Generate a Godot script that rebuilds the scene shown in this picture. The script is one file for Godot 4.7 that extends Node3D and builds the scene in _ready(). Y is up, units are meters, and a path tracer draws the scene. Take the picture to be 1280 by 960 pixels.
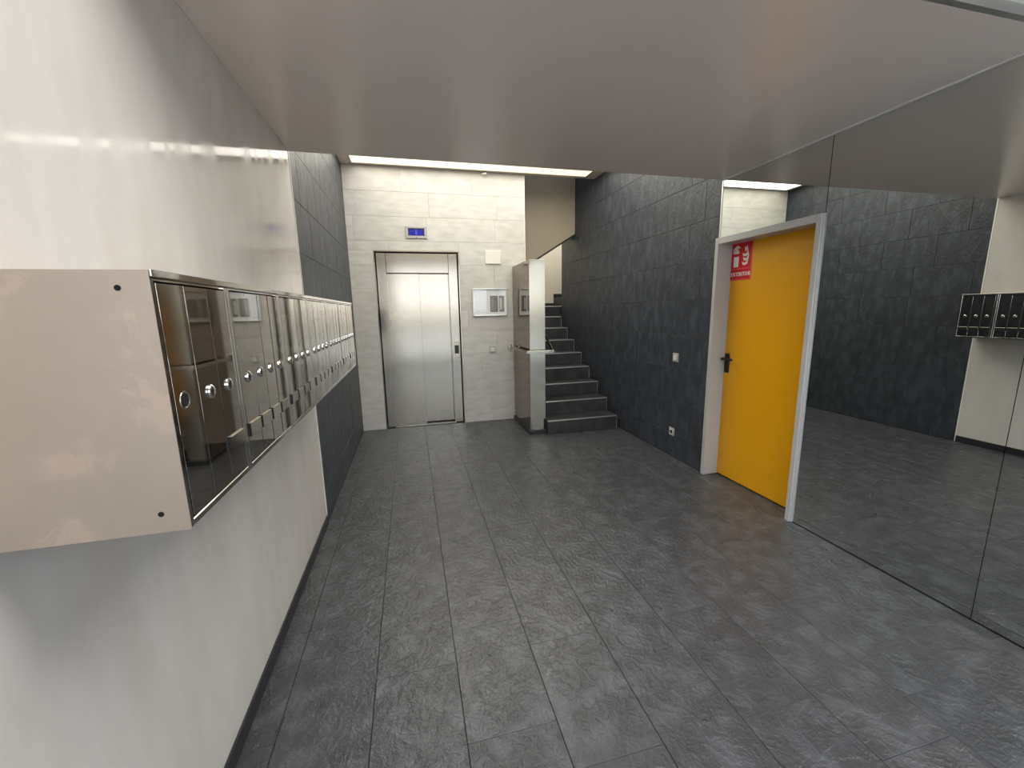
extends Node3D
# Entrance lobby of an apartment block: stainless mailboxes, lift, stairs, yellow fire door, mirror wall.
# Plane coordinates: left wall x = 0, lift wall z = 0, mirror wall x = W, floor y = 0.

const W := 3.192
const H1 := 2.502
const Z1 := 2.407
const H2 := 3.216
const ZE := 7.0
const XM := 0.291
const LIFT_L := 0.287
const LIFT_R := 1.325
const LIFT_T := 2.253
const FACE_RIGHT := Basis(Vector3(0, 0, 1), Vector3(0, 1, 0), Vector3(-1, 0, 0))   # local z points out of the right wall
const FACE_LEFT := Basis(Vector3(0, 0, -1), Vector3(0, 1, 0), Vector3(1, 0, 0))    # local z points out of the left wall
const FACE_UP := Basis(Vector3(1, 0, 0), Vector3(0, 0, -1), Vector3(0, 1, 0))      # local z points up

var rng := RandomNumberGenerator.new()
var taken := {}
var M := {}

# ---------------------------------------------------------------- helpers

func numbered(called: String) -> String:
	var k: int = taken.get(called, 0)
	taken[called] = k + 1
	return called if k == 0 else "%s_%03d" % [called, k]

func tag(o: Node, label := "", category := "", group := "", kind := "") -> void:
	if label: o.set_meta("label", label)
	if category: o.set_meta("category", category)
	if group: o.set_meta("group", group)
	if kind: o.set_meta("kind", kind)

func base(called: String, at := Vector3.ZERO, turn := Basis.IDENTITY) -> Node3D:
	var o := Node3D.new()
	o.name = numbered(called)
	add_child(o, true)
	o.transform = Transform3D(turn, at)
	return o

func mb() -> SurfaceTool:
	var st := SurfaceTool.new()
	st.begin(Mesh.PRIMITIVE_TRIANGLES)
	st.set_smooth_group(-1)
	return st

func build(st: SurfaceTool, called: String, material: Material, parent: Node = null) -> MeshInstance3D:
	st.generate_normals()
	var o := MeshInstance3D.new()
	o.mesh = st.commit()
	o.material_override = material
	if parent == null or parent == self:
		o.name = numbered(called)
		add_child(o, true)
	else:
		var k := 0
		for c in parent.get_children():
			if String(c.name) == called or String(c.name).begins_with(called + "_") and String(c.name).trim_prefix(called + "_").is_valid_int(): k += 1
		o.name = called if k == 0 else "%s_%03d" % [called, k]
		parent.add_child(o, true)
	return o

func quad(st: SurfaceTool, p: Array, out: Vector3, uv: Array = []) -> void:
	var n: Vector3 = (p[1] - p[0]).cross(p[2] - p[0])
	var idx := [0, 2, 1, 0, 3, 2] if n.dot(out) > 0 else [0, 1, 2, 0, 2, 3]
	for i in idx:
		var q: Vector3 = p[i]
		if uv.is_empty():
			var a := out.abs()
			if a.x >= a.y and a.x >= a.z: st.set_uv(Vector2(q.z, q.y))
			elif a.y >= a.z: st.set_uv(Vector2(q.x, q.z))
			else: st.set_uv(Vector2(q.x, q.y))
		else:
			st.set_uv(uv[i])
		st.add_vertex(q)

func tri(st: SurfaceTool, a: Vector3, b: Vector3, c: Vector3, out: Vector3) -> void:
	var flip := (b - a).cross(c - a).dot(out) > 0
	for q in ([a, c, b] if flip else [a, b, c]):
		st.set_uv(Vector2(q.x + q.z, q.y))
		st.add_vertex(q)

func box(st: SurfaceTool, lo: Vector3, hi: Vector3, b := 0.0, t := Transform3D.IDENTITY) -> void:
	# a box from corner to corner with chamfered edges
	var c := (lo + hi) * 0.5
	var h := (hi - lo) * 0.5
	for a in 3:
		var u := (a + 1) % 3
		var v := (a + 2) % 3
		for s in [-1.0, 1.0]:
			var pts := []
			for k in [[-1, -1], [1, -1], [1, 1], [-1, 1]]:
				var p := Vector3.ZERO
				p[a] = s * h[a]
				p[u] = k[0] * (h[u] - b)
				p[v] = k[1] * (h[v] - b)
				pts.append(t * (c + p))
			var o := Vector3.ZERO
			o[a] = s
			quad(st, pts, t.basis * o)
	if b <= 0.0: return
	for a in 3:
		var u := (a + 1) % 3
		var v := (a + 2) % 3
		for su in [-1.0, 1.0]:
			for sv in [-1.0, 1.0]:
				var pts := []
				for k in [[-1, 0], [1, 0], [1, 1], [-1, 1]]:
					var p := Vector3.ZERO
					p[a] = k[0] * (h[a] - b)
					p[u] = su * (h[u] - (b if k[1] else 0.0))
					p[v] = sv * (h[v] - (0.0 if k[1] else b))
					pts.append(t * (c + p))
				var o := Vector3.ZERO
				o[u] = su
				o[v] = sv
				quad(st, pts, t.basis * o)
	for sx in [-1.0, 1.0]:
		for sy in [-1.0, 1.0]:
			for sz in [-1.0, 1.0]:
				var s := Vector3(sx, sy, sz)
				tri(st, t * (c + s * (h - Vector3(0, b, b))), t * (c + s * (h - Vector3(b, 0, b))), t * (c + s * (h - Vector3(b, b, 0))), t.basis * s)

func slab(called: String, lo: Vector3, hi: Vector3, m: Material, parent: Node = null, b := 0.0) -> MeshInstance3D:
	# a box with its node at the middle of its own foot
	var st := mb()
	var foot := Vector3((lo.x + hi.x) / 2, lo.y, (lo.z + hi.z) / 2)
	box(st, lo - foot, hi - foot, b)
	var o := build(st, called, m, parent)
	o.position = foot
	return o

func lathe(st: SurfaceTool, prof: Array, segs: int, t := Transform3D.IDENTITY) -> void:
	# profile of Vector2(radius, height) turned about local z
	for i in prof.size() - 1:
		var a: Vector2 = prof[i]
		var b: Vector2 = prof[i + 1]
		for k in segs:
			var f0 := TAU * k / segs
			var f1 := TAU * (k + 1) / segs
			var e0 := Vector3(cos(f0), sin(f0), 0)
			var e1 := Vector3(cos(f1), sin(f1), 0)
			var mid := (e0 + e1).normalized()
			var n := Vector3(mid.x * (b.y - a.y), mid.y * (b.y - a.y), a.x - b.x)
			quad(st, [t * (e0 * a.x + Vector3(0, 0, a.y)), t * (e1 * a.x + Vector3(0, 0, a.y)), t * (e1 * b.x + Vector3(0, 0, b.y)), t * (e0 * b.x + Vector3(0, 0, b.y))], t.basis * n)

func prism(st: SurfaceTool, poly: PackedVector2Array, d: float, t := Transform3D.IDENTITY) -> void:
	# a polygon in local xy pushed out along +z by d
	var ix := Geometry2D.triangulate_polygon(poly)
	for i in range(0, ix.size(), 3):
		for z in [0.0, d]:
			var p := []
			for j in 3:
				p.append(t * Vector3(poly[ix[i + j]].x, poly[ix[i + j]].y, z))
			tri(st, p[0], p[1], p[2], t.basis * Vector3(0, 0, 1 if z > 0 else -1))
	var turn := 0.0
	for i in poly.size():
		turn += poly[i].cross(poly[(i + 1) % poly.size()])
	for i in poly.size():
		var a := poly[i]
		var b := poly[(i + 1) % poly.size()]
		var n := Vector3(b.y - a.y, a.x - b.x, 0) * signf(turn)
		quad(st, [t * Vector3(a.x, a.y, 0), t * Vector3(b.x, b.y, 0), t * Vector3(b.x, b.y, d), t * Vector3(a.x, a.y, d)], t.basis * n)

func tile_mesh(w: float, h: float, d: float, b: float, uv0: Vector2, scale: float, turned := false) -> ArrayMesh:
	# face at local z = 0, chamfered rim, sides going back by d
	var st := mb()
	var e := [Vector2(-w / 2, -h / 2), Vector2(w / 2, -h / 2), Vector2(w / 2, h / 2), Vector2(-w / 2, h / 2)]
	var f := []
	var r := []
	var k := []
	var uv := []
	var uvr := []
	for p in e:
		var inn := Vector2(p.x - signf(p.x) * b, p.y - signf(p.y) * b)
		f.append(Vector3(inn.x, inn.y, 0))
		r.append(Vector3(p.x, p.y, -b))
		k.append(Vector3(p.x, p.y, -d))
		var q: Vector2 = Vector2(inn.y, inn.x) if turned else inn
		uv.append(q * scale + uv0)
		uvr.append((Vector2(p.y, p.x) if turned else p) * scale + uv0)
	quad(st, f, Vector3(0, 0, 1), uv)
	for i in 4:
		var j := (i + 1) % 4
		var n := Vector3(e[i].x + e[j].x, e[i].y + e[j].y, 0).normalized()
		quad(st, [r[i], r[j], f[j], f[i]], n + Vector3(0, 0, 1), [uvr[i], uvr[j], uv[j], uv[i]])
		quad(st, [k[i], k[j], r[j], r[i]], n, [uvr[i], uvr[j], uvr[j], uvr[i]])
	st.generate_normals()
	return st.commit()

func minus(r: Rect2, cut: Rect2) -> Array:
	if not r.intersects(cut): return [r]
	var c := r.intersection(cut)
	var out := []
	if c.position.y - r.position.y > 0.004: out.append(Rect2(r.position, Vector2(r.size.x, c.position.y - r.position.y)))
	if r.end.y - c.end.y > 0.004: out.append(Rect2(Vector2(r.position.x, c.end.y), Vector2(r.size.x, r.end.y - c.end.y)))
	if c.position.x - r.position.x > 0.004: out.append(Rect2(Vector2(r.position.x, c.position.y), Vector2(c.position.x - r.position.x, c.size.y)))
	if r.end.x - c.end.x > 0.004: out.append(Rect2(Vector2(c.end.x, c.position.y), Vector2(r.end.x - c.end.x, c.size.y)))
	return out

func lay(parent: Node3D, area: Rect2, rows: Array, starts: Array, length: float, cuts: Array, turn: Basis, origin: Vector3, mats: Array, scale: float, gap := 0.0018, bevel := 0.0016, thick := 0.012, along_y := false, gap_u := -1.0) -> void:
	# rows of tiles on the plane (origin, turn): each tile a mesh of its own
	for i in rows.size() - 1:
		var v0: float = maxf(rows[i], area.position.y)
		var v1: float = minf(rows[i + 1], area.end.y)
		if v1 - v0 < 0.01: continue
		var s: float = starts[i % starts.size()]
		var u: float = s + floorf((area.position.x - s) / length) * length
		while u < area.end.x - 0.004:
			var u0 := maxf(u, area.position.x)
			var u1 := minf(u + length, area.end.x)
			u += length
			if u1 - u0 < 0.01: continue
			var cells := [Rect2(u0, v0, u1 - u0, v1 - v0)]
			for c in cuts:
				var next := []
				for r in cells: next.append_array(minus(r, c))
				cells = next
			for r: Rect2 in cells:
				if r.size.x < 0.008 or r.size.y < 0.008: continue
				var o := MeshInstance3D.new()
				var g := gap
				var w: float = r.size.x - (g if gap_u < 0.0 else gap_u)
				var h: float = r.size.y - g
				o.mesh = tile_mesh(w, h, thick, bevel, Vector2(rng.randf(), rng.randf()), scale, rng.randf() < 0.0)
				o.material_override = mats[rng.randi() % mats.size()]
				var c := r.get_center()
				var at := Vector3(c.y, c.x, 0) if along_y else Vector3(c.x, c.y, 0)
				var b := turn
				if along_y: b = turn * Basis(Vector3(0, 1, 0), Vector3(-1, 0, 0), Vector3(0, 0, 1))
				o.transform = Transform3D(b, origin + turn * at + turn * Vector3(0, 0, -rng.randf() * 0.0006))
				o.name = "tile" if parent.get_meta("n", 0) == 0 else "tile_%03d" % parent.get_meta("n", 0)
				parent.set_meta("n", parent.get_meta("n", 0) + 1)
				parent.add_child(o, true)

# ---------------------------------------------------------------- materials

func noise(kind: int, freq: float, oct: int, sd: int, warp := 0.0) -> FastNoiseLite:
	var n := FastNoiseLite.new()
	n.noise_type = kind
	n.frequency = freq
	n.fractal_octaves = oct
	n.fractal_type = FastNoiseLite.FRACTAL_FBM
	n.seed = sd
	if warp > 0.0:
		n.domain_warp_enabled = true
		n.domain_warp_amplitude = warp
		n.domain_warp_frequency = freq * 0.7
	return n

func ntex(n: FastNoiseLite, size: int, ramp: Array = [], bump := 0.0) -> NoiseTexture2D:
	var t := NoiseTexture2D.new()
	t.width = size
	t.height = size
	t.seamless = true
	t.seamless_blend_skirt = 0.15
	t.noise = n
	t.normalize = true
	if bump > 0.0:
		t.as_normal_map = true
		t.bump_strength = bump
	elif ramp.size():
		var g := Gradient.new()
		var off := PackedFloat32Array()
		var col := PackedColorArray()
		for r in ramp:
			off.append(r[0])
			col.append(r[1])
		g.offsets = off
		g.colors = col
		t.color_ramp = g
	return t

func grey(v: float) -> Color:
	return Color(v, v, v)

func mat(called: String, c: Color, rough: float, metal := 0.0, spec := 0.5) -> StandardMaterial3D:
	var m := StandardMaterial3D.new()
	m.resource_name = called
	m.albedo_color = c
	m.roughness = rough
	m.metallic = metal
	m.metallic_specular = spec
	return m

func slate_set(called: String, tones: Array, rough: float, alb: Texture2D, nrm: Texture2D, rgh: Texture2D, ns: float, spec: float) -> Array:
	var out := []
	for c in tones:
		var m := mat(called, c, rough, 0.0, spec)
		m.albedo_texture = alb
		m.normal_enabled = true
		m.normal_texture = nrm
		m.normal_scale = ns
		m.roughness_texture = rgh
		out.append(m)
	return out

func make_materials() -> void:
	var slate := ntex(noise(FastNoiseLite.TYPE_SIMPLEX_SMOOTH, 0.006, 6, 11, 60.0), 1024, [[0.0, grey(0.72)], [0.42, grey(0.815)], [0.58, grey(0.87)], [0.72, grey(0.955)], [1.0, grey(1.0)]])
	var slate_rough := ntex(noise(FastNoiseLite.TYPE_SIMPLEX_SMOOTH, 0.012, 4, 12, 40.0), 512, [[0.0, grey(0.8)], [1.0, grey(1.0)]])
	var rel := noise(FastNoiseLite.TYPE_SIMPLEX_SMOOTH, 0.016, 5, 21, 45.0)
	rel.fractal_type = FastNoiseLite.FRACTAL_RIDGED
	var slate_rel := ntex(rel, 1024, [], 5.0)
	M.floor = slate_set("floor slate tile", [Color(0.338, 0.347, 0.362), Color(0.332, 0.342, 0.358), Color(0.344, 0.351, 0.364), Color(0.327, 0.337, 0.352)], 0.33, slate, slate_rel, slate_rough, 0.85, 0.55)
	var streak := noise(FastNoiseLite.TYPE_SIMPLEX_SMOOTH, 0.007, 6, 31, 50.0)
	var slate_w := ntex(streak, 1024, [[0.0, grey(0.72)], [0.45, grey(0.83)], [0.62, grey(0.89)], [0.75, grey(0.96)], [1.0, grey(1.0)]])
	M.wall_slate = slate_set("wall slate tile", [Color(0.282, 0.301, 0.334), Color(0.277, 0.296, 0.327), Color(0.287, 0.306, 0.338), Color(0.280, 0.299, 0.330)], 0.5, slate_w, slate_rel, slate_rough, 0.4, 0.45)
	for m in M.wall_slate: m.uv1_scale = Vector3(1.9, 0.85, 1)
	for m in M.floor: m.uv1_scale = Vector3(1.5, 1.5, 1)
	M.stair = slate_set("stair slate tile", [Color(0.27, 0.273, 0.28), Color(0.262, 0.266, 0.273), Color(0.276, 0.278, 0.284), Color(0.266, 0.27, 0.276)], 0.5, slate, slate_rel, slate_rough, 0.4, 0.45)
	M.grout = mat("dark grout", Color(0.17, 0.17, 0.178), 0.9)
	M.skirt = mat("dark slate skirting", Color(0.17, 0.175, 0.185), 0.45)
	M.skirt.normal_enabled = true
	M.skirt.normal_texture = slate_rel
	M.skirt.normal_scale = 0.2
	var stone := ntex(noise(FastNoiseLite.TYPE_SIMPLEX_SMOOTH, 0.008, 6, 41, 40.0), 1024, [[0.0, Color(0.90, 0.895, 0.88)], [0.45, Color(0.95, 0.945, 0.93)], [0.75, Color(0.98, 0.975, 0.965)], [1.0, Color(1, 1, 0.99)]])
	var stone_n := ntex(noise(FastNoiseLite.TYPE_SIMPLEX_SMOOTH, 0.03, 5, 42, 30.0), 512, [], 2.0)
	M.stone = slate_set("pale stone tile", [Color(0.808, 0.806, 0.80), Color(0.82, 0.818, 0.811), Color(0.799, 0.796, 0.786), Color(0.813, 0.806, 0.793)], 0.5, stone, stone_n, slate_rough, 0.25, 0.5)
	for m in M.stone: m.uv1_scale = Vector3(0.9, 2.6, 1)
	M.pale_grout = mat("pale grout", Color(0.62, 0.60, 0.56), 0.9)
	# polished lime plaster
	var pl := ntex(noise(FastNoiseLite.TYPE_SIMPLEX_SMOOTH, 0.004, 6, 51, 80.0), 1024, [[0.0, Color(0.95, 0.94, 0.925)], [0.5, Color(0.98, 0.975, 0.965)], [1.0, Color(1, 1, 0.99)]])
	var pln := ntex(noise(FastNoiseLite.TYPE_SIMPLEX_SMOOTH, 0.008, 3, 52, 30.0), 512, [], 1.0)
	M.plaster = mat("polished white plaster", Color(0.865, 0.852, 0.835), 0.07)
	M.plaster.roughness = 0.24
	M.plaster.roughness_texture = ntex(noise(FastNoiseLite.TYPE_SIMPLEX_SMOOTH, 0.012, 5, 53, 40.0), 512, [[0.0, grey(0.2)], [0.4, grey(0.3)], [0.6, grey(0.6)], [1.0, grey(1.0)]])
	M.plaster.metallic_specular = 0.42
	M.plaster.albedo_texture = pl
	M.plaster.normal_enabled = true
	M.plaster.normal_texture = pln
	M.plaster.normal_scale = 0.10
	M.plaster.uv1_triplanar = true
	M.plaster.uv1_world_triplanar = true
	M.plaster.uv1_scale = Vector3(1.3, 0.4, 1.3)
	M.paint = mat("cream wall paint", Color(0.84, 0.825, 0.785), 0.6)
	M.tan_paint = mat("tan wall paint", Color(0.73, 0.68, 0.60), 0.6)
	M.ceiling = mat("satin taupe ceiling panel", Color(0.93, 0.885, 0.855), 0.22, 0.0, 0.66)
	M.white_ceiling = mat("matt white ceiling", Color(0.82, 0.81, 0.80), 0.8)
	M.fascia = mat("pale grey fascia", Color(0.76, 0.75, 0.77), 0.5)
	M.white_bead = mat("white bead", Color(0.93, 0.93, 0.91), 0.4)
	# metals
	var brush := noise(FastNoiseLite.TYPE_SIMPLEX_SMOOTH, 0.01, 3, 61, 20.0)
	var wave := ntex(brush, 512, [], 1.5)
	M.steel = mat("brushed stainless steel", Color(0.67, 0.65, 0.605), 0.15, 1.0)
	M.steel.normal_enabled = true
	M.steel.normal_texture = wave
	M.steel.normal_scale = 0.05
	M.steel_dark = mat("brushed stainless frame", Color(0.70, 0.68, 0.645), 0.28, 1.0)
	M.chrome = mat("chrome", Color(0.90, 0.90, 0.89), 0.06, 1.0)
	M.polished = mat("polished stainless door", Color(0.74, 0.725, 0.70), 0.035, 1.0)
	M.polished.normal_enabled = true
	M.polished.normal_texture = ntex(noise(FastNoiseLite.TYPE_SIMPLEX_SMOOTH, 0.006, 2, 62, 0.0), 256, [], 1.0)
	M.polished.normal_scale = 0.03
	M.polished_bent = M.polished.duplicate()
	M.polished_bent.resource_name = "slightly warped polished door"
	M.polished_bent.normal_scale = 0.075
	M.polished_edge = mat("polished stainless frame", Color(0.78, 0.765, 0.74), 0.1, 1.0)
	M.polished_cover = mat("polished stainless sheet", Color(0.80, 0.785, 0.76), 0.05, 1.0)
	M.alu = mat("satin aluminium", Color(0.82, 0.82, 0.81), 0.35, 0.9)
	M.door_frame = mat("grey lacquered steel frame", Color(0.72, 0.72, 0.715), 0.3)
	var smear := ntex(noise(FastNoiseLite.TYPE_SIMPLEX_SMOOTH, 0.006, 5, 71, 90.0), 512, [[0.0, grey(0.82)], [0.55, grey(0.88)], [0.66, grey(0.96)], [0.72, grey(1.0)], [1.0, grey(0.95)]])
	M.end_steel = mat("scuffed satin stainless side", Color(0.82, 0.775, 0.73), 0.5, 1.0)
	M.end_steel.roughness_texture = smear
	M.end_steel.albedo_texture = ntex(noise(FastNoiseLite.TYPE_SIMPLEX_SMOOTH, 0.009, 5, 72, 110.0), 512, [[0.0, Color(0.93, 0.93, 0.925)], [0.55, Color(0.945, 0.94, 0.935)], [0.68, Color(0.96, 0.95, 0.945)], [0.76, Color(1.0, 0.985, 0.975)], [1.0, Color(1.0, 0.98, 0.97)]])
	M.end_steel.normal_enabled = true
	M.end_steel.normal_texture = wave
	M.end_steel.normal_scale = 0.06
	M.hole = mat("black hole", Color(0.02, 0.02, 0.02), 0.9)
	M.black = mat("black plastic", Color(0.05, 0.05, 0.05), 0.35)
	M.mirror = mat("silvered mirror glass", Color(0.87, 0.885, 0.875), 0.0, 1.0)
	M.taupe_gloss = mat("tinted reflective panel", Color(0.55, 0.50, 0.455), 0.06, 1.0)
	M.yellow = mat("yellow lacquered door", Color(0.90, 0.645, 0.0), 0.36)
	M.red = mat("red sign", Color(0.80, 0.06, 0.10), 0.4)
	M.sign_white = mat("white sign print", Color(0.93, 0.90, 0.86), 0.5)
	M.sign_pink = mat("pale red sign border", Color(0.86, 0.30, 0.28), 0.4)
	M.white_plastic = mat("white plastic", Color(0.88, 0.87, 0.83), 0.4)
	M.grey_plastic = mat("silver grey plastic", Color(0.66, 0.66, 0.66), 0.35)
	M.paper = mat("white paper", Color(0.90, 0.92, 0.94), 0.7)
	M.ink = mat("grey blue ink", Color(0.55, 0.60, 0.68), 0.7)
	M.photo_dark = mat("dark grey print", Color(0.30, 0.30, 0.29), 0.5)
	M.photo_mid = mat("mid grey print", Color(0.52, 0.51, 0.49), 0.5)
	M.photo_light = mat("light grey print", Color(0.78, 0.79, 0.77), 0.5)
	M.glass = mat("clear glass", Color(1, 1, 1, 0.06), 0.02)
	M.glass.transparency = BaseMaterial3D.TRANSPARENCY_ALPHA
	M.screen = mat("blue screen", Color(0.03, 0.03, 0.25), 0.2)
	M.screen.emission_enabled = true
	M.screen.emission = Color(0.06, 0.07, 0.62)
	M.screen.emission_energy_multiplier = 0.9
	M.digit = mat("pale blue digit", Color(0.3, 0.3, 0.8), 0.3)
	M.digit.emission_enabled = true
	M.digit.emission = Color(0.35, 0.37, 0.85)
	M.digit.emission_energy_multiplier = 0.8
	M.diffuser = mat("luminous acrylic diffuser", Color(0.9, 0.88, 0.8), 0.5)
	M.diffuser.emission_enabled = true
	M.diffuser.emission = Color(1.0, 0.97, 0.86)
	M.diffuser.emission_energy_multiplier = 1.2
	M.pavement = mat("pale concrete pavement", Color(0.80, 0.785, 0.76), 0.85)

# ---------------------------------------------------------------- scene

func _ready() -> void:
	rng.seed = 7
	var cam := Camera3D.new()
	cam.name = "camera"
	cam.fov = 2.0 * rad_to_deg(atan(480.0 / 508.675))
	cam.near = 0.05
	cam.far = 200.0
	cam.transform = Transform3D(Basis(Vector3(0.970398, -0.019323, 0.240738), Vector3(0.06119, 0.983942, -0.167673), Vector3(-0.233632, 0.177441, 0.955997)).orthonormalized(), Vector3(0.6718, 1.5, 5.4048))
	add_child(cam)
	cam.current = true
	var sky := Sky.new()
	var sm := ProceduralSkyMaterial.new()
	sm.sky_top_color = Color(0.80, 0.85, 0.92)
	sm.sky_horizon_color = Color(0.95, 0.95, 0.95)
	sm.ground_horizon_color = Color(0.72, 0.70, 0.67)
	sm.ground_bottom_color = Color(0.45, 0.43, 0.41)
	sm.sky_energy_multiplier = 2.0
	sm.ground_energy_multiplier = 1.4
	sky.sky_material = sm
	var env := Environment.new()
	env.background_mode = Environment.BG_SKY
	env.sky = sky
	env.tonemap_mode = Environment.TONE_MAPPER_LINEAR
	env.tonemap_exposure = 1.0
	env.sdfgi_enabled = true
	env.ssao_enabled = true
	env.ssil_enabled = true
	var we := WorldEnvironment.new()
	we.name = "world"
	we.environment = env
	add_child(we)
	var fl := AreaLight3D.new()
	fl.name = "entrance_light"
	fl.area_size = Vector2(2.4, 1.1)
	fl.light_color = Color(1.0, 0.99, 1.0)
	fl.light_energy = 6.0
	fl.area_range = 12.0
	fl.area_attenuation = 2.0
	fl.shadow_enabled = true
	fl.transform = Transform3D(Basis(Vector3.RIGHT, -PI / 2), Vector3(1.6, H2 - 0.02, 4.95))
	add_child(fl)
	var sl := AreaLight3D.new()
	sl.name = "stairwell_light"
	sl.area_size = Vector2(0.9, 0.5)
	sl.light_color = Color(1.0, 0.975, 0.93)
	sl.light_energy = 5.0
	sl.area_range = 12.0
	sl.area_attenuation = 2.0
	sl.shadow_enabled = true
	sl.transform = Transform3D(Basis(Vector3.RIGHT, -PI / 2), Vector3(3.2, 4.14, -1.75))
	add_child(sl)
	# the luminous ceiling over the lift lobby
	var al := AreaLight3D.new()
	al.name = "luminous_ceiling"
	al.area_size = Vector2(2.9, 2.1)
	al.light_color = Color(1.0, 0.98, 0.945)
	al.light_energy = 5.7
	al.area_range = 12.0
	al.area_attenuation = 2.0
	al.shadow_enabled = true
	al.transform = Transform3D(Basis(Vector3.RIGHT, -PI / 2), Vector3(1.58, H2 - 0.02, 1.13))
	add_child(al)
	make_materials()
	make_shell()
	make_stairs()
	make_lift()
	make_door()
	make_mirrors()
	make_mailboxes()
	make_fittings()

func structure(o: Node, label := "") -> void:
	o.set_meta("kind", "structure")
	if label: o.set_meta("label", label)

func rows_from(first: float, pitch: float, lo: float, hi: float) -> Array:
	var out := [lo]
	var y := first
	while y < lo + 0.001: y += pitch
	while y < hi - 0.001:
		out.append(y)
		y += pitch
	out.append(hi)
	return out

func make_shell() -> void:
	# floor: tiles run towards the lift; rows are columns across x
	var f := base("floor")
	structure(f, "dark grey slate tile floor of the lobby in running bond")
	slab("screed", Vector3(-0.3, -0.2, -0.3), Vector3(W + 0.3, -0.006, ZE + 0.3), M.grout, f)
	var cols := rows_from(0.112, 0.3327, 0.0, W)
	# local x = room x, local y = -z on FACE_UP; lay along local y
	var starts := [-3.50, -3.68, -3.858, -3.677, -3.8505, -3.675, -3.845, -3.55, -3.40, -3.70, -3.3]
	lay(f, Rect2(-ZE, 0.0, ZE, W), cols, starts, 0.5327, [Rect2(-0.80, 2.24, 0.80, W - 2.24)], FACE_UP, Vector3.ZERO, M.floor, 0.62, 0.0024, 0.0012, 0.012, true, 0.0010)
	# left wall, polished plaster near the entrance
	var wl := slab("wall_left", Vector3(-0.3, 0, Z1 + 0.01), Vector3(0, H2 + 0.3, ZE + 0.3), M.plaster)
	structure(wl, "polished white plaster wall behind the mailboxes")
	var tr := slab("trim", Vector3(-0.004, 0, Z1), Vector3(0.003, H1, Z1 + 0.012), M.white_bead)
	structure(tr, "thin white corner bead where plaster meets dark tiles")
	var bb := slab("baseboard_left", Vector3(0, 0, Z1 + 0.012), Vector3(0.009, 0.068, ZE), M.skirt, null, 0.0015)
	structure(bb, "low black tile skirting along the white plaster wall")
	# left wall, dark tiles
	var wd := base("wall_left_rear")
	structure(wd, "dark slate tiled wall between white plaster and lift wall")
	slab("backing", Vector3(-0.3, 0, -0.3), Vector3(-0.005, H2 + 0.3, Z1 + 0.009), M.grout, wd)
	lay(wd, Rect2(-Z1, 0.0, Z1, H2), rows_from(0.2425, 0.3317, 0.0, H2), [-1.1, -0.83, -1.32, -1.02, -0.7, -1.25, -0.9, -1.15, -1.4, -0.95], 0.537, [], FACE_LEFT, Vector3.ZERO, M.wall_slate, 0.62)
	# lift wall
	var wb := base("wall_back")
	structure(wb, "pale stone tiled wall around the lift")
	var bk := mb()
	box(bk, Vector3(0, 0, -0.3), Vector3(LIFT_L, H2 + 0.3, -0.005))
	box(bk, Vector3(LIFT_R, 0, -0.3), Vector3(2.209, H2 + 0.3, -0.005))
	box(bk, Vector3(LIFT_L, LIFT_T, -0.3), Vector3(LIFT_R, H2 + 0.3, -0.005))
	build(bk, "backing", M.pale_grout, wb)
	lay(wb, Rect2(0.0, 0.0, 2.207, H2), rows_from(0.096, 0.2839, 0.0, H2), [0.0, 0.83, 0.44, 0.72, 0.08, 0.56, 0.3, 0.06, 0.47, 0.08, 0.12, 0.66], 0.86, [Rect2(LIFT_L, -0.1, LIFT_R - LIFT_L, LIFT_T + 0.1)], Basis.IDENTITY, Vector3.ZERO, M.stone, 0.5, 0.0016, 0.0012)
	slab("corner_bead", Vector3(2.204, 0, -0.02), Vector3(2.2095, H2, 0.001), M.white_bead, wb)
	# right wall, dark tiles beside the stairs
	var wr := base("wall_right")
	structure(wr, "dark slate tiled wall beside the stairs")
	slab("backing", Vector3(W + 0.005, 0, -1.245), Vector3(W + 0.3, H2 + 1.0, 2.38), M.grout, wr)
	lay(wr, Rect2(-1.245, 0.0, 2.40 + 1.245, H2 + 0.8), rows_from(0.2425, 0.3317, 0.0, H2 + 0.8), [1.85, 1.62, 1.98, 1.75, 2.05, 2.202, 2.02, 2.214, 1.476, 1.9, 1.6, 1.8], 0.5405, [], FACE_RIGHT, Vector3(W, 0, 0), M.wall_slate, 0.62)
	# the wall that carries the mirrors
	var wm := mb()
	box(wm, Vector3(W + 0.008, 2.05, 2.38), Vector3(W + 0.3, H2 + 0.3, 3.305))
	box(wm, Vector3(W + 0.008, 0, 3.305), Vector3(W + 0.3, H2 + 0.3, ZE + 0.3))
	structure(build(wm, "wall_right_front", M.grout), "painted wall behind the mirror panels")
	# ceilings
	structure(slab("ceiling", Vector3(0, H1, Z1), Vector3(W, H1 + 0.09, 4.21), M.ceiling, null, 0.002), "low satin taupe ceiling panel over the lobby")
	structure(slab("trim", Vector3(W - 0.006, H1 - 0.007, Z1), Vector3(W + 0.01, H1, 4.21), M.white_bead), "thin pale bead between the ceiling panel and the mirrors")
	structure(slab("trim", Vector3(0, H1 - 0.001, 4.212), Vector3(W, H1 + 0.036, 4.235), M.alu), "grey metal profile on the front edge of the ceiling panel")
	structure(slab("trim", Vector3(0, H1 + 0.034, 4.235), Vector3(W, H1 + 0.041, 4.25), M.white_bead), "thin white line along the front edge of the ceiling panel")
	structure(slab("wall_upper_front", Vector3(-0.3, H1 + 0.04, 4.195), Vector3(W + 0.3, H2 + 0.3, 4.243), M.fascia), "grey fascia rising from the front edge of the ceiling panel")
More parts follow.
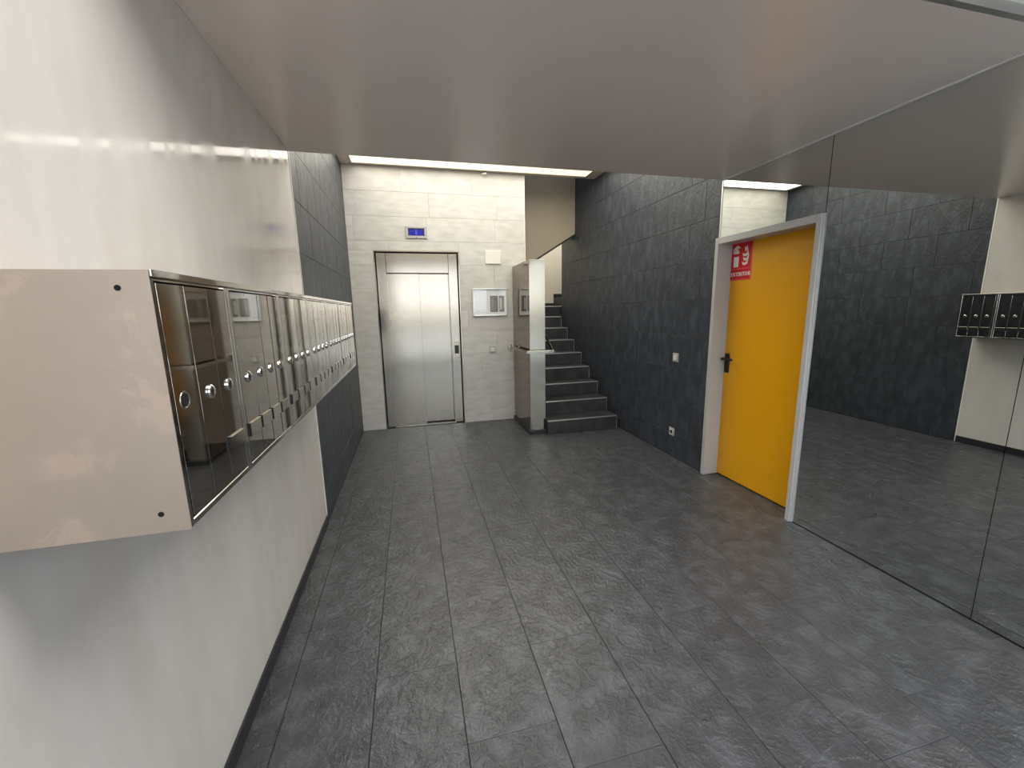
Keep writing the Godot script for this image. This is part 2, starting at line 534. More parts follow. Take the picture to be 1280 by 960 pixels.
	structure(slab("ceiling_front", Vector3(-0.3, H2 + 0.012, 4.243), Vector3(W + 0.3, H2 + 0.2, ZE + 0.3), M.white_ceiling), "pale high ceiling near the entrance")
	structure(slab("wall_upper", Vector3(-0.3, H1 + 0.09, Z1), Vector3(W + 0.3, H2 + 0.4, Z1 + 0.2), M.paint), "painted upstand above the low ceiling panel")
	var cr := mb()
	box(cr, Vector3(-0.3, H2, -0.02), Vector3(0.11, H2 + 0.2, Z1))
	box(cr, Vector3(3.05, H2, -0.02), Vector3(W + 0.3, H2 + 0.2, Z1))
	box(cr, Vector3(0.11, H2, -0.02), Vector3(3.05, H2 + 0.2, 0.035))
	box(cr, Vector3(0.11, H2, 2.2), Vector3(3.05, H2 + 0.2, Z1))
	box(cr, Vector3(0.11, H2 + 0.14, 0.035), Vector3(3.05, H2 + 0.2, 2.2))
	structure(build(cr, "ceiling_rear", M.ceiling), "high taupe ceiling around the luminous panel")
	# stairwell shell behind the lift wall
	structure(slab("wall_stair_back", Vector3(2.0, 0, -2.7), Vector3(6.0, 5.2, -2.4), M.paint), "cream wall at the back of the stairwell")
	structure(slab("wall_stair_left", Vector3(1.9, 0, -2.7), Vector3(2.209, 5.2, -0.3), M.paint), "cream wall on the lift side of the stairwell")
	structure(slab("wall_stair_right", Vector3(5.6, 0, -2.4), Vector3(5.9, 5.2, -1.0), M.paint), "cream end wall of the upper stairwell")
	structure(slab("wall_stair_front", Vector3(W + 0.3, 0, -1.28), Vector3(5.9, 5.2, -1.0), M.paint), "cream wall behind the dark tiled wall")
	structure(slab("ceiling_stair", Vector3(1.9, 4.2, -2.7), Vector3(5.9, 4.4, 0.0), M.white_ceiling), "ceiling of the stairwell")
	structure(slab("wall_stair_upper", Vector3(2.209, H2 + 0.2, -0.02), Vector3(W + 0.3, 4.4, 0.1), M.paint), "wall above the opening to the stairs")
	var sf := mb()
	var pts := PackedVector2Array([Vector2(2.209, 2.043), Vector2(3.191, 2.634), Vector2(3.191, 4.2), Vector2(2.209, 4.2)])
	prism(sf, pts, 0.2, Transform3D(Basis.IDENTITY, Vector3(0, 0, -0.88)))
	structure(build(sf, "wall_upper_flight", M.tan_paint), "tan side of an upper stair flight with sloping underside")
	var se := mb()
	var e2 := PackedVector2Array([Vector2(2.209, 2.015), Vector2(3.191, 2.606), Vector2(3.191, 2.634), Vector2(2.209, 2.043)])
	prism(se, e2, 0.2, Transform3D(Basis.IDENTITY, Vector3(0, 0, -0.885)))
	structure(build(se, "trim", M.skirt), "dark edge under the upper stair flight")
	# entrance front behind the camera
	var wf := mb()
	box(wf, Vector3(-0.3, 0, ZE), Vector3(0.2, H2, ZE + 0.2))
	box(wf, Vector3(3.0, 0, ZE), Vector3(W + 0.3, H2, ZE + 0.2))
	box(wf, Vector3(0.2, 3.1, ZE), Vector3(3.0, H2, ZE + 0.2))
	structure(build(wf, "wall_front", M.paint), "wall around the glazed entrance")
	var d2 := base("door_2", Vector3(1.6, 0, ZE + 0.05))
	structure(d2, "glazed aluminium entrance door")
	var fr := mb()
	for x in [-1.39, -0.47, 0.47, 1.39]:
		box(fr, Vector3(x - 0.025, 0, -0.025), Vector3(x + 0.025, 3.1, 0.025), 0.003)
	box(fr, Vector3(-1.365, 2.44, -0.025), Vector3(1.365, 2.5, 0.025), 0.003)
	box(fr, Vector3(-1.365, 3.04, -0.025), Vector3(1.365, 3.1, 0.025), 0.003)
	box(fr, Vector3(-1.365, 0, -0.025), Vector3(1.365, 0.12, 0.025), 0.003)
	build(fr, "frame", M.alu, d2)
	for x in [-0.93, 0.0, 0.93]:
		slab("pane", Vector3(x - 0.44, 0.12, -0.003), Vector3(x + 0.44, 2.44, 0.003), M.glass, d2)
		slab("pane", Vector3(x - 0.44, 2.5, -0.003), Vector3(x + 0.44, 3.04, 0.003), M.glass, d2)
	structure(slab("ground", Vector3(-12, -0.3, ZE + 0.3), Vector3(14, -0.02, ZE + 22), M.pavement), "pale pavement outside the entrance")

func make_stairs() -> void:
	var rise := 0.1737
	var run := 0.283
	var x0 := 2.22
	var x1 := 3.14
	var s := base("staircase", Vector3((x0 + x1) / 2, 0, 0.868))
	structure(s, "dark slate tiled stairs with thin pale metal nosings")
	for n in 9:
		var zf := 0.868 - run * n
		var zb := zf - run if n < 8 else -2.395
		var y0 := rise * n
		var y1 := rise * (n + 1)
		var off := -s.position
		var st := Node3D.new()
		st.name = "step" if n == 0 else "step_%03d" % n
		s.add_child(st, true)
		var xr := x1 if n < 8 else 3.46
		slab("core", Vector3(x0, maxf(0.0, y0 - rise), zb) + off, Vector3(xr, y1 - 0.014, zf - 0.012) + off, M.grout, st)
		var cut := 2.60 + 0.1 * (n % 3)
		for k in [[x0, cut], [cut, xr]]:
			var o := MeshInstance3D.new()
			o.mesh = tile_mesh(k[1] - k[0] - 0.002, rise - 0.017, 0.012, 0.001, Vector2(rng.randf(), rng.randf()), 0.62)
			o.material_override = M.stair[rng.randi() % 4]
			o.position = Vector3((k[0] + k[1]) / 2, y0 + (rise - 0.014) / 2, zf) + off
			o.name = "riser" if k[0] == x0 else "riser_001"
			st.add_child(o, true)
			var t := MeshInstance3D.new()
			t.mesh = tile_mesh(k[1] - k[0] - 0.002, zf - zb - 0.012, 0.012, 0.001, Vector2(rng.randf(), rng.randf()), 0.62)
			t.material_override = M.stair[rng.randi() % 4]
			t.transform = Transform3D(FACE_UP, Vector3((k[0] + k[1]) / 2, y1, (zf + zb) / 2 - 0.006) + off)
			t.name = "tread" if k[0] == x0 else "tread_001"
			st.add_child(t, true)
		var nz := mb()
		box(nz, Vector3(x0, y1 - 0.013, zf - 0.012) + off, Vector3(xr, y1 + 0.001, zf + 0.002) + off, 0.002)
		if n < 8: box(nz, Vector3(xr - 0.006, y0 + 0.002, zf - 0.010) + off, Vector3(xr + 0.001, y1 - 0.013, zf + 0.002) + off, 0.001)
		build(nz, "nosing", M.alu, st)
		if n < 8:
			slab("skirting", Vector3(x1 + 0.002, 0, zb - 0.001) + off, Vector3(W - 0.001, y1 - 0.06, zf - 0.02) + off, M.skirt, st)
	# the next flight goes up to the right behind the dark wall
	var u := base("staircase", Vector3(3.46, 1.563, -1.9))
	structure(u, "dark upper stairs turning right behind the tiled wall")
	for n in 4:
		slab("step", Vector3(0.283 * n, rise * n, -0.495), Vector3(0.283 * (n + 1), rise * (n + 1), 0.49), M.skirt, u)
		slab("skirting", Vector3(0.283 * n, rise * (n + 1), -0.499), Vector3(0.283 * (n + 1), rise * (n + 1) + 0.072, -0.486), M.skirt, u)
	slab("skirting", Vector3(-1.2, 0.0, -0.499), Vector3(0, 0.068, -0.486), M.skirt, u)
	# partition beside the first steps
	var p := base("stair_partition", Vector3(2.12, 0, 0.39))
	tag(p, "tall partition with tinted reflective side and steel end beside the stairs", "partition")
	slab("side_panel", Vector3(-0.094, 0.048, -0.385), Vector3(-0.086, 2.07, 0.385), M.taupe_gloss, p)
	slab("core", Vector3(-0.086, 0.048, -0.385), Vector3(0.09, 2.068, 0.385), M.tan_paint, p)
	slab("side_panel", Vector3(0.09, 0.048, -0.385), Vector3(0.098, 2.07, 0.385), M.taupe_gloss, p)
	var ep := slab("end_cap", Vector3(-0.094, 0.05, 0.386), Vector3(0.098, 2.071, 0.394), M.steel, p, 0.0015)
	ep.set_meta("label", "brushed steel end strip")
	slab("skirting", Vector3(-0.112, 0, -0.388), Vector3(0.1, 0.048, 0.415), M.skirt, p, 0.002)
	# handrail that wraps round the partition and climbs with the stairs
	var h := base("handrail", Vector3(2.13, 0, 0.85))
	tag(h, "flat steel handrail wrapping around the partition and up the stairs", "handrail")
	var r := mb()
	box(r, Vector3(-0.17, 1.0, -0.845), Vector3(-0.15, 1.032, 0.012), 0.002)
	build(r, "rail", M.steel, h)
	r = mb()
	box(r, Vector3(-0.17, 1.0, -0.008), Vector3(0.178, 1.032, 0.012), 0.002)
	build(r, "rail", M.steel, h)
	r = mb()
	var a := Vector3(0.165, 1.016, -0.002)
	var dirv := Vector3(0, rise, -run).normalized()
	var bs := Basis(Vector3(1, 0, 0), dirv.cross(Vector3(1, 0, 0)) * -1.0, -dirv)
	box(r, Vector3(-0.009, -0.015, -2.2), Vector3(0.009, 0.015, 0.0), 0.002, Transform3D(bs.orthonormalized(), a))
	build(r, "rail", M.steel, h)
	for z in [-0.70, -0.12]:
		var b := mb()
		lathe(b, [Vector2(0, 0), Vector2(0.018, 0), Vector2(0.018, 0.006), Vector2(0.007, 0.006), Vector2(0.007, 0.052), Vector2(0, 0.052)], 12, Transform3D(FACE_RIGHT, Vector3(-0.098, 1.016, z)))
		build(b, "bracket", M.steel, h)
	var wp := mb()
	box(wp, Vector3(-0.185, 0.985, -0.850), Vector3(-0.135, 1.047, -0.843), 0.001)
	build(wp, "wall_plate", M.steel, h)

func make_lift() -> void:
	var l := base("elevator", Vector3((LIFT_L + LIFT_R) / 2, 0, -0.05))
	tag(l, "stainless steel lift with two sliding door panels in the pale wall", "elevator")
	var ox := -l.position
	var st := mb()
	# thin outer trim lining the opening
	box(st, Vector3(LIFT_L, 0, -0.12) + ox, Vector3(LIFT_L + 0.012, LIFT_T, 0.004) + ox, 0.001)
	box(st, Vector3(LIFT_R - 0.012, 0, -0.12) + ox, Vector3(LIFT_R, LIFT_T, 0.004) + ox, 0.001)
	box(st, Vector3(LIFT_L + 0.012, LIFT_T - 0.012, -0.12) + ox, Vector3(LIFT_R - 0.012, LIFT_T, 0.004) + ox, 0.001)
	build(st, "trim", M.steel, l)
	slab("jamb", Vector3(LIFT_L + 0.022, 0, -0.14) + ox, Vector3(0.422, 2.232, -0.05) + ox, M.steel, l, 0.002)
	slab("jamb", Vector3(1.192, 0, -0.14) + ox, Vector3(1.303, 2.232, -0.05) + ox, M.steel, l, 0.002)
	slab("header", Vector3(0.4235, 1.992, -0.14) + ox, Vector3(1.1905, 2.232, -0.054) + ox, M.steel, l, 0.002)
	slab("door_panel", Vector3(0.415, 0.012, -0.125) + ox, Vector3(0.815, 1.986, -0.10) + ox, M.steel, l, 0.002)
	slab("door_panel", Vector3(0.80, 0.024, -0.155) + ox, Vector3(1.20, 1.986, -0.126) + ox, M.steel, l, 0.002)
	slab("sill", Vector3(0.40, -0.004, -0.2) + ox, Vector3(1.21, 0.006, -0.045) + ox, M.alu, l)
	slab("shaft_back", Vector3(LIFT_L - 0.01, 0, -0.32) + ox, Vector3(LIFT_R + 0.01, LIFT_T + 0.02, -0.27) + ox, M.grout, l)
	var cp := slab("call_panel", Vector3(1.214, 0.905, -0.05) + ox, Vector3(1.297, 1.112, -0.044) + ox, M.white_plastic, l, 0.002)
	cp.set_meta("label", "pale call plate with black display")
	slab("display", Vector3(-0.028, 0.045, 0.0025), Vector3(0.027, 0.155, 0.0045), M.black, cp, 0.001)
	var bt := mb()
	lathe(bt, [Vector2(0.009, 0), Vector2(0.009, 0.003), Vector2(0.007, 0.004), Vector2(0, 0.004)], 14, Transform3D(Basis.IDENTITY, Vector3(0, 0.024, 0.003)))
	build(bt, "button", M.chrome, cp)
	# floor indicator
	var fi := base("floor_indicator", Vector3(0.812, 2.4, 0.0))
	tag(fi, "small grey lift position display with blue screen above the lift", "display")
	var fm := mb()
	box(fm, Vector3(-0.13, 0, 0), Vector3(-0.098, 0.142, 0.014), 0.003)
	box(fm, Vector3(0.098, 0, 0), Vector3(0.13, 0.142, 0.014), 0.003)
	box(fm, Vector3(-0.098, 0, 0), Vector3(0.098, 0.032, 0.014), 0.003)
	box(fm, Vector3(-0.098, 0.118, 0), Vector3(0.098, 0.142, 0.014), 0.003)
	build(fm, "bezel", M.grey_plastic, fi)
	slab("surround", Vector3(-0.098, 0.032, 0), Vector3(0.098, 0.118, 0.004), M.black, fi)
	slab("screen", Vector3(-0.086, 0.038, 0.004), Vector3(0.086, 0.108, 0.006), M.screen, fi)
	var dg := mb()
	for q in [[-0.006, 0.073, 0.012, 0.005], [-0.006, 0.099, 0.012, 0.005], [-0.006, 0.050, 0.012, 0.005]]:
		box(dg, Vector3(q[0], q[1] - q[3] / 2, 0.006), Vector3(q[0] + q[2], q[1] + q[3] / 2, 0.0066))
	box(dg, Vector3(-0.009, 0.050, 0.006), Vector3(-0.005, 0.1, 0.0066))
	box(dg, Vector3(0.006, 0.050, 0.006), Vector3(0.010, 0.1, 0.0066))
	build(dg, "digit", M.digit, fi)
	var key := mb()
	lathe(key, [Vector2(0.006, 0), Vector2(0.006, 0.002), Vector2(0, 0.002)], 12, Transform3D(Basis.IDENTITY, Vector3(0, 0.014, 0.014)))
	build(key, "screw", M.black, fi)

func make_door() -> void:
	var d := base("door_1", Vector3(W, 0, 2.843))
	structure(d, "yellow fire door set deep in a pale grey steel frame")
	var z0 := 2.385 - 2.843
	var z1 := 3.302 - 2.843
	var f := mb()
	box(f, Vector3(-0.022, 0, z0), Vector3(0.13, 2.054, z0 + 0.038), 0.002)
	build(f, "jamb", M.door_frame, d)
	f = mb()
	box(f, Vector3(-0.022, 0, z1 - 0.04), Vector3(0.13, 2.054, z1 - 0.006), 0.002)
	box(f, Vector3(-0.010, 0, z1 - 0.006), Vector3(0.13, 2.054, z1), 0.001)
	build(f, "jamb", M.door_frame, d)
	slab("head", Vector3(-0.022, 2.004, z0 + 0.038), Vector3(0.13, 2.054, z1 - 0.04), M.door_frame, d, 0.002)
	slab("threshold", Vector3(-0.004, -0.15, z0), Vector3(0.3, -0.0006, z1), M.floor[1], d)
	var leaf := slab("leaf", Vector3(0.12, 0.009, z0 + 0.032), Vector3(0.17, 2.01, z1 - 0.034), M.yellow, d, 0.002)
	slab("back_wall", Vector3(0.24, 0, z0), Vector3(0.3, 2.06, z1), M.grout, d)
	# handle: plate, neck and lever on the leaf
	var hn := Node3D.new()
	hn.name = "handle"
	d.add_child(hn, true)
	hn.set_meta("label", "black lever handle")
	var hz := 2.458 - 2.843
	slab("plate", Vector3(0.112, 0.935, hz - 0.026), Vector3(0.12, 1.102, hz + 0.026), M.black, hn, 0.003)
	var lv := mb()
	lathe(lv, [Vector2(0.011, 0), Vector2(0.010, 0.05), Vector2(0, 0.05)], 14, Transform3D(FACE_RIGHT, Vector3(0.112, 1.058, hz)))
	box(lv, Vector3(0.055, 1.048, hz - 0.012), Vector3(0.072, 1.068, hz + 0.115), 0.006)
	build(lv, "lever", M.black, hn)
	# the extinguisher sign, fixed to the leaf
	var s := base("extinguisher_sign", Vector3(W + 0.1195, 1.708, 2.523), FACE_RIGHT)
	tag(s, "red and white fire extinguisher sign at the top of the yellow door", "sign")
	var w := 0.112
	slab("board", Vector3(-w, 0, 0), Vector3(w, 0.302, 0.002), M.sign_pink, s)
	slab("field", Vector3(-w + 0.012, 0.098, 0.002), Vector3(w - 0.012, 0.29, 0.003), M.red, s)
	slab("field", Vector3(-w + 0.012, 0.012, 0.002), Vector3(w - 0.012, 0.086, 0.003), M.red, s)
	var ex := mb()
	prism(ex, PackedVector2Array([Vector2(-0.072, 0.108), Vector2(-0.022, 0.108), Vector2(-0.020, 0.19), Vector2(-0.074, 0.19)]), 0.0008, Transform3D(Basis.IDENTITY, Vector3(0, 0, 0.003)))
	prism(ex, PackedVector2Array([Vector2(-0.074, 0.213), Vector2(-0.020, 0.213), Vector2(-0.024, 0.236), Vector2(-0.036, 0.248), Vector2(-0.030, 0.256), Vector2(-0.012, 0.250), Vector2(-0.012, 0.262), Vector2(-0.034, 0.276), Vector2(-0.050, 0.276), Vector2(-0.078, 0.258), Vector2(-0.084, 0.236), Vector2(-0.084, 0.216), Vector2(-0.078, 0.216), Vector2(-0.076, 0.238), Vector2(-0.060, 0.252), Vector2(-0.056, 0.246), Vector2(-0.070, 0.232)]), 0.0008, Transform3D(Basis.IDENTITY, Vector3(0, 0, 0.003)))
	build(ex, "extinguisher_print", M.sign_white, s)
	var fl := mb()
	for q in [[0.116, 0.0], [0.150, 0.012], [0.184, 0.0]]:
		var y: float = q[0]
		var x: float = 0.046 + q[1] * 0.6
		prism(fl, PackedVector2Array([Vector2(x - 0.030, y + 0.030), Vector2(x - 0.022, y + 0.004), Vector2(x, y), Vector2(x + 0.024, y + 0.008), Vector2(x + 0.030, y + 0.034), Vector2(x + 0.022, y + 0.062), Vector2(x + 0.016, y + 0.030), Vector2(x - 0.004, y + 0.018)]), 0.0008, Transform3D(Basis.IDENTITY, Vector3(0, 0, 0.003)))
	prism(fl, PackedVector2Array([Vector2(0.040, 0.222), Vector2(0.060, 0.230), Vector2(0.066, 0.250), Vector2(0.058, 0.274), Vector2(0.052, 0.252), Vector2(0.034, 0.262)]), 0.0008, Transform3D(Basis.IDENTITY, Vector3(0, 0, 0.003)))
	build(fl, "flame_print", M.sign_white, s)
	var tm := TextMesh.new()
	var sf := SystemFont.new()
	sf.font_names = PackedStringArray(["Droid Sans"])
	sf.font_weight = 700
	tm.font = sf
	tm.text = "EXTINTOR"
	tm.font_size = 32
	tm.pixel_size = 0.00132
	tm.depth = 0.0008
	var ti := MeshInstance3D.new()
	ti.name = "lettering"
	ti.mesh = tm
	ti.material_override = M.sign_white
	ti.position = Vector3(0.006, 0.049, 0.0034)
	s.add_child(ti, true)
	leaf.set_meta("label", "yellow lacquered door leaf")

func make_mirrors() -> void:
	var spans := [[2.412, 3.299, 2.056, "mirror strip above the yellow door under the ceiling"], [3.3035, 4.256, 0.006, "full height mirror panel next to the yellow door"], [4.259, 5.21, 0.006, "second full height mirror panel from the yellow door"], [5.213, 6.165, 0.006, "third full height mirror panel from the yellow door"]]
	for s in spans:
		var m := slab("wall_mirror", Vector3(W, s[2], s[0]), Vector3(W + 0.007, H1 - 0.008 if s[0] < 4.0 else H1 - 0.004, s[1]), M.mirror)
		tag(m, s[3], "mirror", "mirror panels on the right wall")
	structure(slab("trim", Vector3(W - 0.004, 2.054, 2.4), Vector3(W + 0.008, H1 - 0.008, 2.4115), M.alu), "thin metal profile at the edge of the mirror above the door")

func make_mailboxes() -> void:
	var zn := 4.655
	var pitch := 0.0815
	var st := 0.0143
	var yt := 1.561
	var yb := 1.147
	var units := [3, 4, 4, 4, 4, 3, 3]
	var lab := [
		"steel mailbox unit at the near end, its first door lacking a knob",
		"second steel mailbox unit from the near end, four narrow doors",
		"third steel mailbox unit from the near end, four narrow doors",
		"middle steel mailbox unit of the row, fourth from the near end",
		"fifth steel mailbox unit from the near end, above the plaster's end",
		"last but one steel mailbox unit towards the lift, three doors",
		"farthest steel mailbox unit, three doors nearest the lift"]
	var z := zn
	var count := 0
	for u in units.size():
		var n: int = units[u]
		var w := n * pitch + 2 * st
		var o := base("mailbox_unit", Vector3(0, yb, z - w / 2), FACE_LEFT)
		# local x runs towards the lift, local z out of the wall
		tag(o, lab[u], "mailbox", "row of steel mailbox units on the left wall")
		var x0 := -w / 2
		var h := yt - yb
		var c := mb()
		box(c, Vector3(x0 + 0.001, 0, 0.0005), Vector3(-x0 - 0.001, h, 0.262))
		build(c, "body", M.hole, o)
		var f := mb()
		box(f, Vector3(x0 + 0.0005, 0.0, 0.262), Vector3(x0 + st - 0.002, h, XM), 0.0015)
		box(f, Vector3(-x0 - st + 0.002, 0.0, 0.262), Vector3(-x0 - 0.0005, h, XM), 0.0015)
		box(f, Vector3(x0 + st - 0.002, 0.0, 0.262), Vector3(-x0 - st + 0.002, 0.0125, XM), 0.0015)
		box(f, Vector3(x0 + st - 0.002, h - 0.004, 0.262), Vector3(-x0 - st + 0.002, h, XM - 0.006))
		build(f, "frame", M.polished_edge, o)
		if u == 0:
			var e := slab("side_panel", Vector3(x0 - 0.0015, -0.001, 0.0), Vector3(x0 + 0.0003, h + 0.0108, XM + 0.001), M.end_steel, o, 0.0004)
			e.set_meta("label", "scuffed plain steel end panel with two small holes")
			for q in [[0.25, 1.545], [0.252, 1.179]]:
				var k := mb()
				lathe(k, [Vector2(0.0045, 0), Vector2(0.0045, 0.0006), Vector2(0, 0.0006)], 14, Transform3D(Basis(Vector3(0, 0, 1), Vector3(0, 1, 0), Vector3(-1, 0, 0)), Vector3(x0 - 0.0015, q[1] - yb, q[0])))
				build(k, "screw_hole", M.hole, o)
		for i in n:
			var dx := x0 + st + pitch * (i + 0.5)
			var dn := Node3D.new()
			dn.name = "door" if i == 0 else "door_%03d" % i
			o.add_child(dn, true)
			dn.position = Vector3(dx, 0.0145, 0.2625)
			if count > 4: dn.rotation.y = rng.randf_range(-0.02, 0.02)
			slab("panel", Vector3(-pitch / 2 + 0.001, 0, 0), Vector3(pitch / 2 - 0.001, h - 0.022, 0.028), M.polished if count < 5 else M.polished_bent, dn, 0.0005)
			var ky := 1.358 - yb - 0.0145
			if count == 0:
				var kh := mb()
				lathe(kh, [Vector2(0.011, 0), Vector2(0.011, 0.0008), Vector2(0, 0.0008)], 18, Transform3D(Basis.IDENTITY, Vector3(-0.01, ky + 0.002, 0.028)))
				build(kh, "lock_hole", M.hole, dn)
				var kr := mb()
				lathe(kr, [Vector2(0.011, 0.0), Vector2(0.0125, 0.0012), Vector2(0.016, 0.001), Vector2(0.0165, 0.0)], 18, Transform3D(Basis.IDENTITY, Vector3(-0.01, ky + 0.002, 0.028)))
				build(kr, "lock_ring", M.steel_dark, dn)
			else:
				var kn := mb()
				lathe(kn, [Vector2(0.0135, 0), Vector2(0.0134, 0.0022), Vector2(0.0122, 0.0042), Vector2(0.0095, 0.0056), Vector2(0.0055, 0.0064), Vector2(0, 0.0067)], 18, Transform3D(Basis.IDENTITY, Vector3(0.0, ky, 0.028)))
				build(kn, "knob", M.chrome, dn)
			if count >= 2:
				var py := 1.222 - yb - 0.0145
				var nh := mb()
				box(nh, Vector3(-0.034, py, 0.028), Vector3(0.036, py + 0.030, 0.032), 0.0008)
				build(nh, "name_holder", M.polished_edge, dn)
				var nc := mb()
				box(nc, Vector3(-0.0385, py - 0.001, 0.028), Vector3(-0.0342, py + 0.031, 0.0326), 0.0005)
				build(nc, "holder_cap", M.black, dn)
			count += 1
		z -= w
	# the continuous cover with a slightly wavy sheet
	var cv := mb()
	var len := zn - z - 0.001
	var segs := 110
	var top := func(s: float, x: float) -> float:
		return 1.5715 + 0.0016 * sin(s * 48.0 + 0.6 * sin(s * 9.0)) * (0.5 + 0.5 * x / XM) + 0.0004 * sin(s * 83.0 + 1.3)
	for i in segs:
		var s0 := len * i / segs
		var s1 := len * (i + 1) / segs
		for k in 4:
			var xa := XM * k / 4 + 0.0005
			var xb := XM * (k + 1) / 4 + 0.0005
			var P := func(s: float, x: float): return Vector3(x, top.call(s, x), zn - 0.001 - s)
			cv.set_smooth_group(1)
			quad(cv, [P.call(s0, xa), P.call(s1, xa), P.call(s1, xb), P.call(s0, xb)], Vector3.UP)
	cv.set_smooth_group(-1)
	box(cv, Vector3(XM - 0.004, yt + 0.0005, z), Vector3(XM + 0.0035, 1.5725, zn - 0.001), 0.001)
	box(cv, Vector3(0.0005, yt + 0.0005, z), Vector3(XM - 0.004, 1.569, zn - 0.001))
	var cover := build(cv, "metal_cover", M.polished_cover)
	tag(cover, "long folded steel sheet covering the top of all the mailboxes", "cover")

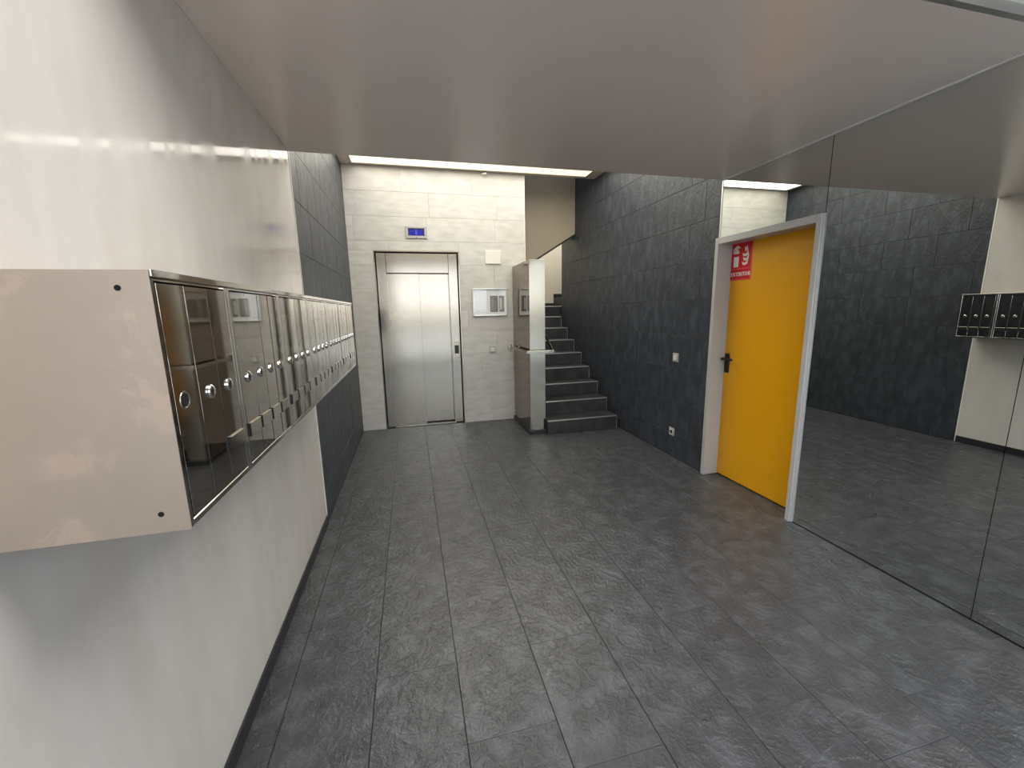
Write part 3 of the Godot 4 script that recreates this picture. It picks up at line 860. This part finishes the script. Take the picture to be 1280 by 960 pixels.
func make_fittings() -> void:
	# luminous ceiling
	var l := base("ceiling_light", Vector3(1.58, H2, 1.117))
	tag(l, "wide luminous warm white ceiling panel above the lift lobby", "ceiling light")
	slab("diffuser", Vector3(-1.468, 0.004, -1.08), Vector3(1.468, 0.012, 1.08), M.diffuser, l)
	var f := mb()
	box(f, Vector3(-1.47, -0.003, -1.083), Vector3(-1.45, 0.004, 1.083))
	box(f, Vector3(1.45, -0.003, -1.083), Vector3(1.47, 0.004, 1.083))
	box(f, Vector3(-1.45, -0.003, -1.083), Vector3(1.45, 0.004, -1.063))
	box(f, Vector3(-1.45, -0.003, 1.063), Vector3(1.45, 0.004, 1.083))
	build(f, "frame", M.steel_dark, l)
	var sl := base("stairwell_lamp", Vector3(3.2, 4.15, -1.75))
	tag(sl, "flat warm ceiling lamp high in the stairwell", "ceiling light")
	slab("diffuser", Vector3(-0.45, 0.0, -0.25), Vector3(0.45, 0.01, 0.25), M.diffuser, sl)
	slab("body", Vector3(-0.47, 0.01, -0.27), Vector3(0.47, 0.049, 0.27), M.white_plastic, sl)
	var el := base("ceiling_light", Vector3(1.6, H2, 4.95))
	tag(el, "wide luminous white ceiling panel over the entrance end", "ceiling light")
	slab("diffuser", Vector3(-1.2, 0.0, -0.55), Vector3(1.2, 0.01, 0.55), M.diffuser, el)
	# notice board
	var nb := base("notice_board", Vector3(1.712, 1.437, 0.0))
	tag(nb, "glazed aluminium notice frame with papers on the pale wall", "notice board")
	var hw := 0.232
	var hh := 0.355
	slab("back", Vector3(-hw + 0.004, 0.004, 0.001), Vector3(hw - 0.004, hh - 0.004, 0.004), M.paper, nb)
	var fr := mb()
	box(fr, Vector3(-hw, 0, 0), Vector3(-hw + 0.012, hh, 0.022), 0.002)
	box(fr, Vector3(hw - 0.012, 0, 0), Vector3(hw, hh, 0.022), 0.002)
	box(fr, Vector3(-hw + 0.012, 0, 0), Vector3(hw - 0.012, 0.012, 0.022), 0.002)
	box(fr, Vector3(-hw + 0.012, hh - 0.012, 0), Vector3(hw - 0.012, hh, 0.022), 0.002)
	build(fr, "frame", M.alu, nb)
	var sh := slab("notice_sheet", Vector3(-0.21, 0.022, 0.004), Vector3(-0.01, 0.335, 0.0045), M.paper, nb)
	var tx := mb()
	for i in 17:
		var y := 0.285 - i * 0.0165
		var x := -0.085
		var wmax := 0.07 if i in [0, 4, 9, 15] else 0.085
		while x < wmax:
			var wl := rng.randf_range(0.008, 0.03)
			if x + wl > wmax: break
			box(tx, Vector3(x, y, 0.0002), Vector3(x + wl, y + 0.0045, 0.00055))
			x += wl + 0.005
	build(tx, "print", M.ink, sh)
	var ps := slab("picture_sheet", Vector3(0.004, 0.05, 0.004), Vector3(0.196, 0.26, 0.0045), M.photo_dark, nb)
	for q in [[-0.085, 0.02, 0.04, 0.15, "photo_mid"], [-0.034, 0.02, 0.018, 0.14, "photo_mid"], [0.004, 0.0, 0.026, 0.21, "photo_light"], [0.036, 0.03, 0.022, 0.15, "photo_light"], [-0.085, 0.178, 0.085, 0.012, "photo_mid"]]:
		slab("print", Vector3(q[0], q[1], 0.0002), Vector3(q[0] + q[2], q[1] + q[3], 0.0007), M[q[4]], ps)
	slab("pane", Vector3(-hw + 0.012, 0.012, 0.014), Vector3(hw - 0.012, hh - 0.012, 0.017), M.glass, nb)
	# blank cover plate
	var cp := slab("cover_plate", Vector3(1.667, 2.103, 0), Vector3(1.872, 2.272, 0.012), M.white_plastic, null, 0.003)
	tag(cp, "blank white junction cover plate above the notice frame", "cover plate")
	# switches and socket
	wall_switch(Vector3(1.732, 0.945, 0.0), Basis.IDENTITY, "light switch on the pale wall below the notice frame", 0.09, M.grey_plastic)
	wall_switch(Vector3(W, 0.972, 1.92), FACE_RIGHT, "small light switch on the dark wall left of the yellow door", 0.085, M.grey_plastic)
	var s := base("wall_socket", Vector3(W, 0.218, 1.917), FACE_RIGHT)
	tag(s, "small socket outlet low on the dark wall left of the yellow door", "socket")
	slab("plate", Vector3(-0.04, 0, 0), Vector3(0.04, 0.082, 0.009), M.grey_plastic, s, 0.003)
	slab("insert", Vector3(-0.025, 0.015, 0.009), Vector3(0.025, 0.067, 0.011), M.white_plastic, s, 0.001)
	var so := mb()
	lathe(so, [Vector2(0.019, 0), Vector2(0.019, 0.001), Vector2(0, 0.001)], 18, Transform3D(Basis.IDENTITY, Vector3(0, 0.041, 0.011)))
	build(so, "outlet", M.black, s)
	# stub hanging at the light edge
	var hk := mb()
	lathe(hk, [Vector2(0.006, -0.06), Vector2(0.012, -0.05), Vector2(0.012, 0.0), Vector2(0.005, 0.004)], 12, Transform3D(Basis(Vector3(0, 1, 0), 0.9), Vector3(1.70, H2 - 0.035, 0.06)))
	var ho := build(hk, "cable_clip", M.white_plastic)
	tag(ho, "tiny white clip stub hanging at the edge of the luminous ceiling", "clip")

func wall_switch(at: Vector3, turn: Basis, label: String, size: float, m: Material) -> void:
	var o := base("light_switch", at, turn)
	tag(o, label, "light switch")
	slab("plate", Vector3(-size / 2, 0, 0), Vector3(size / 2, size, 0.010), m, o, 0.003)
	var rk := slab("rocker", Vector3(-size * 0.3, size * 0.2, 0.010), Vector3(size * 0.3, size * 0.8, 0.015), M.white_plastic, o, 0.002)
	rk.rotation.x = 0.04
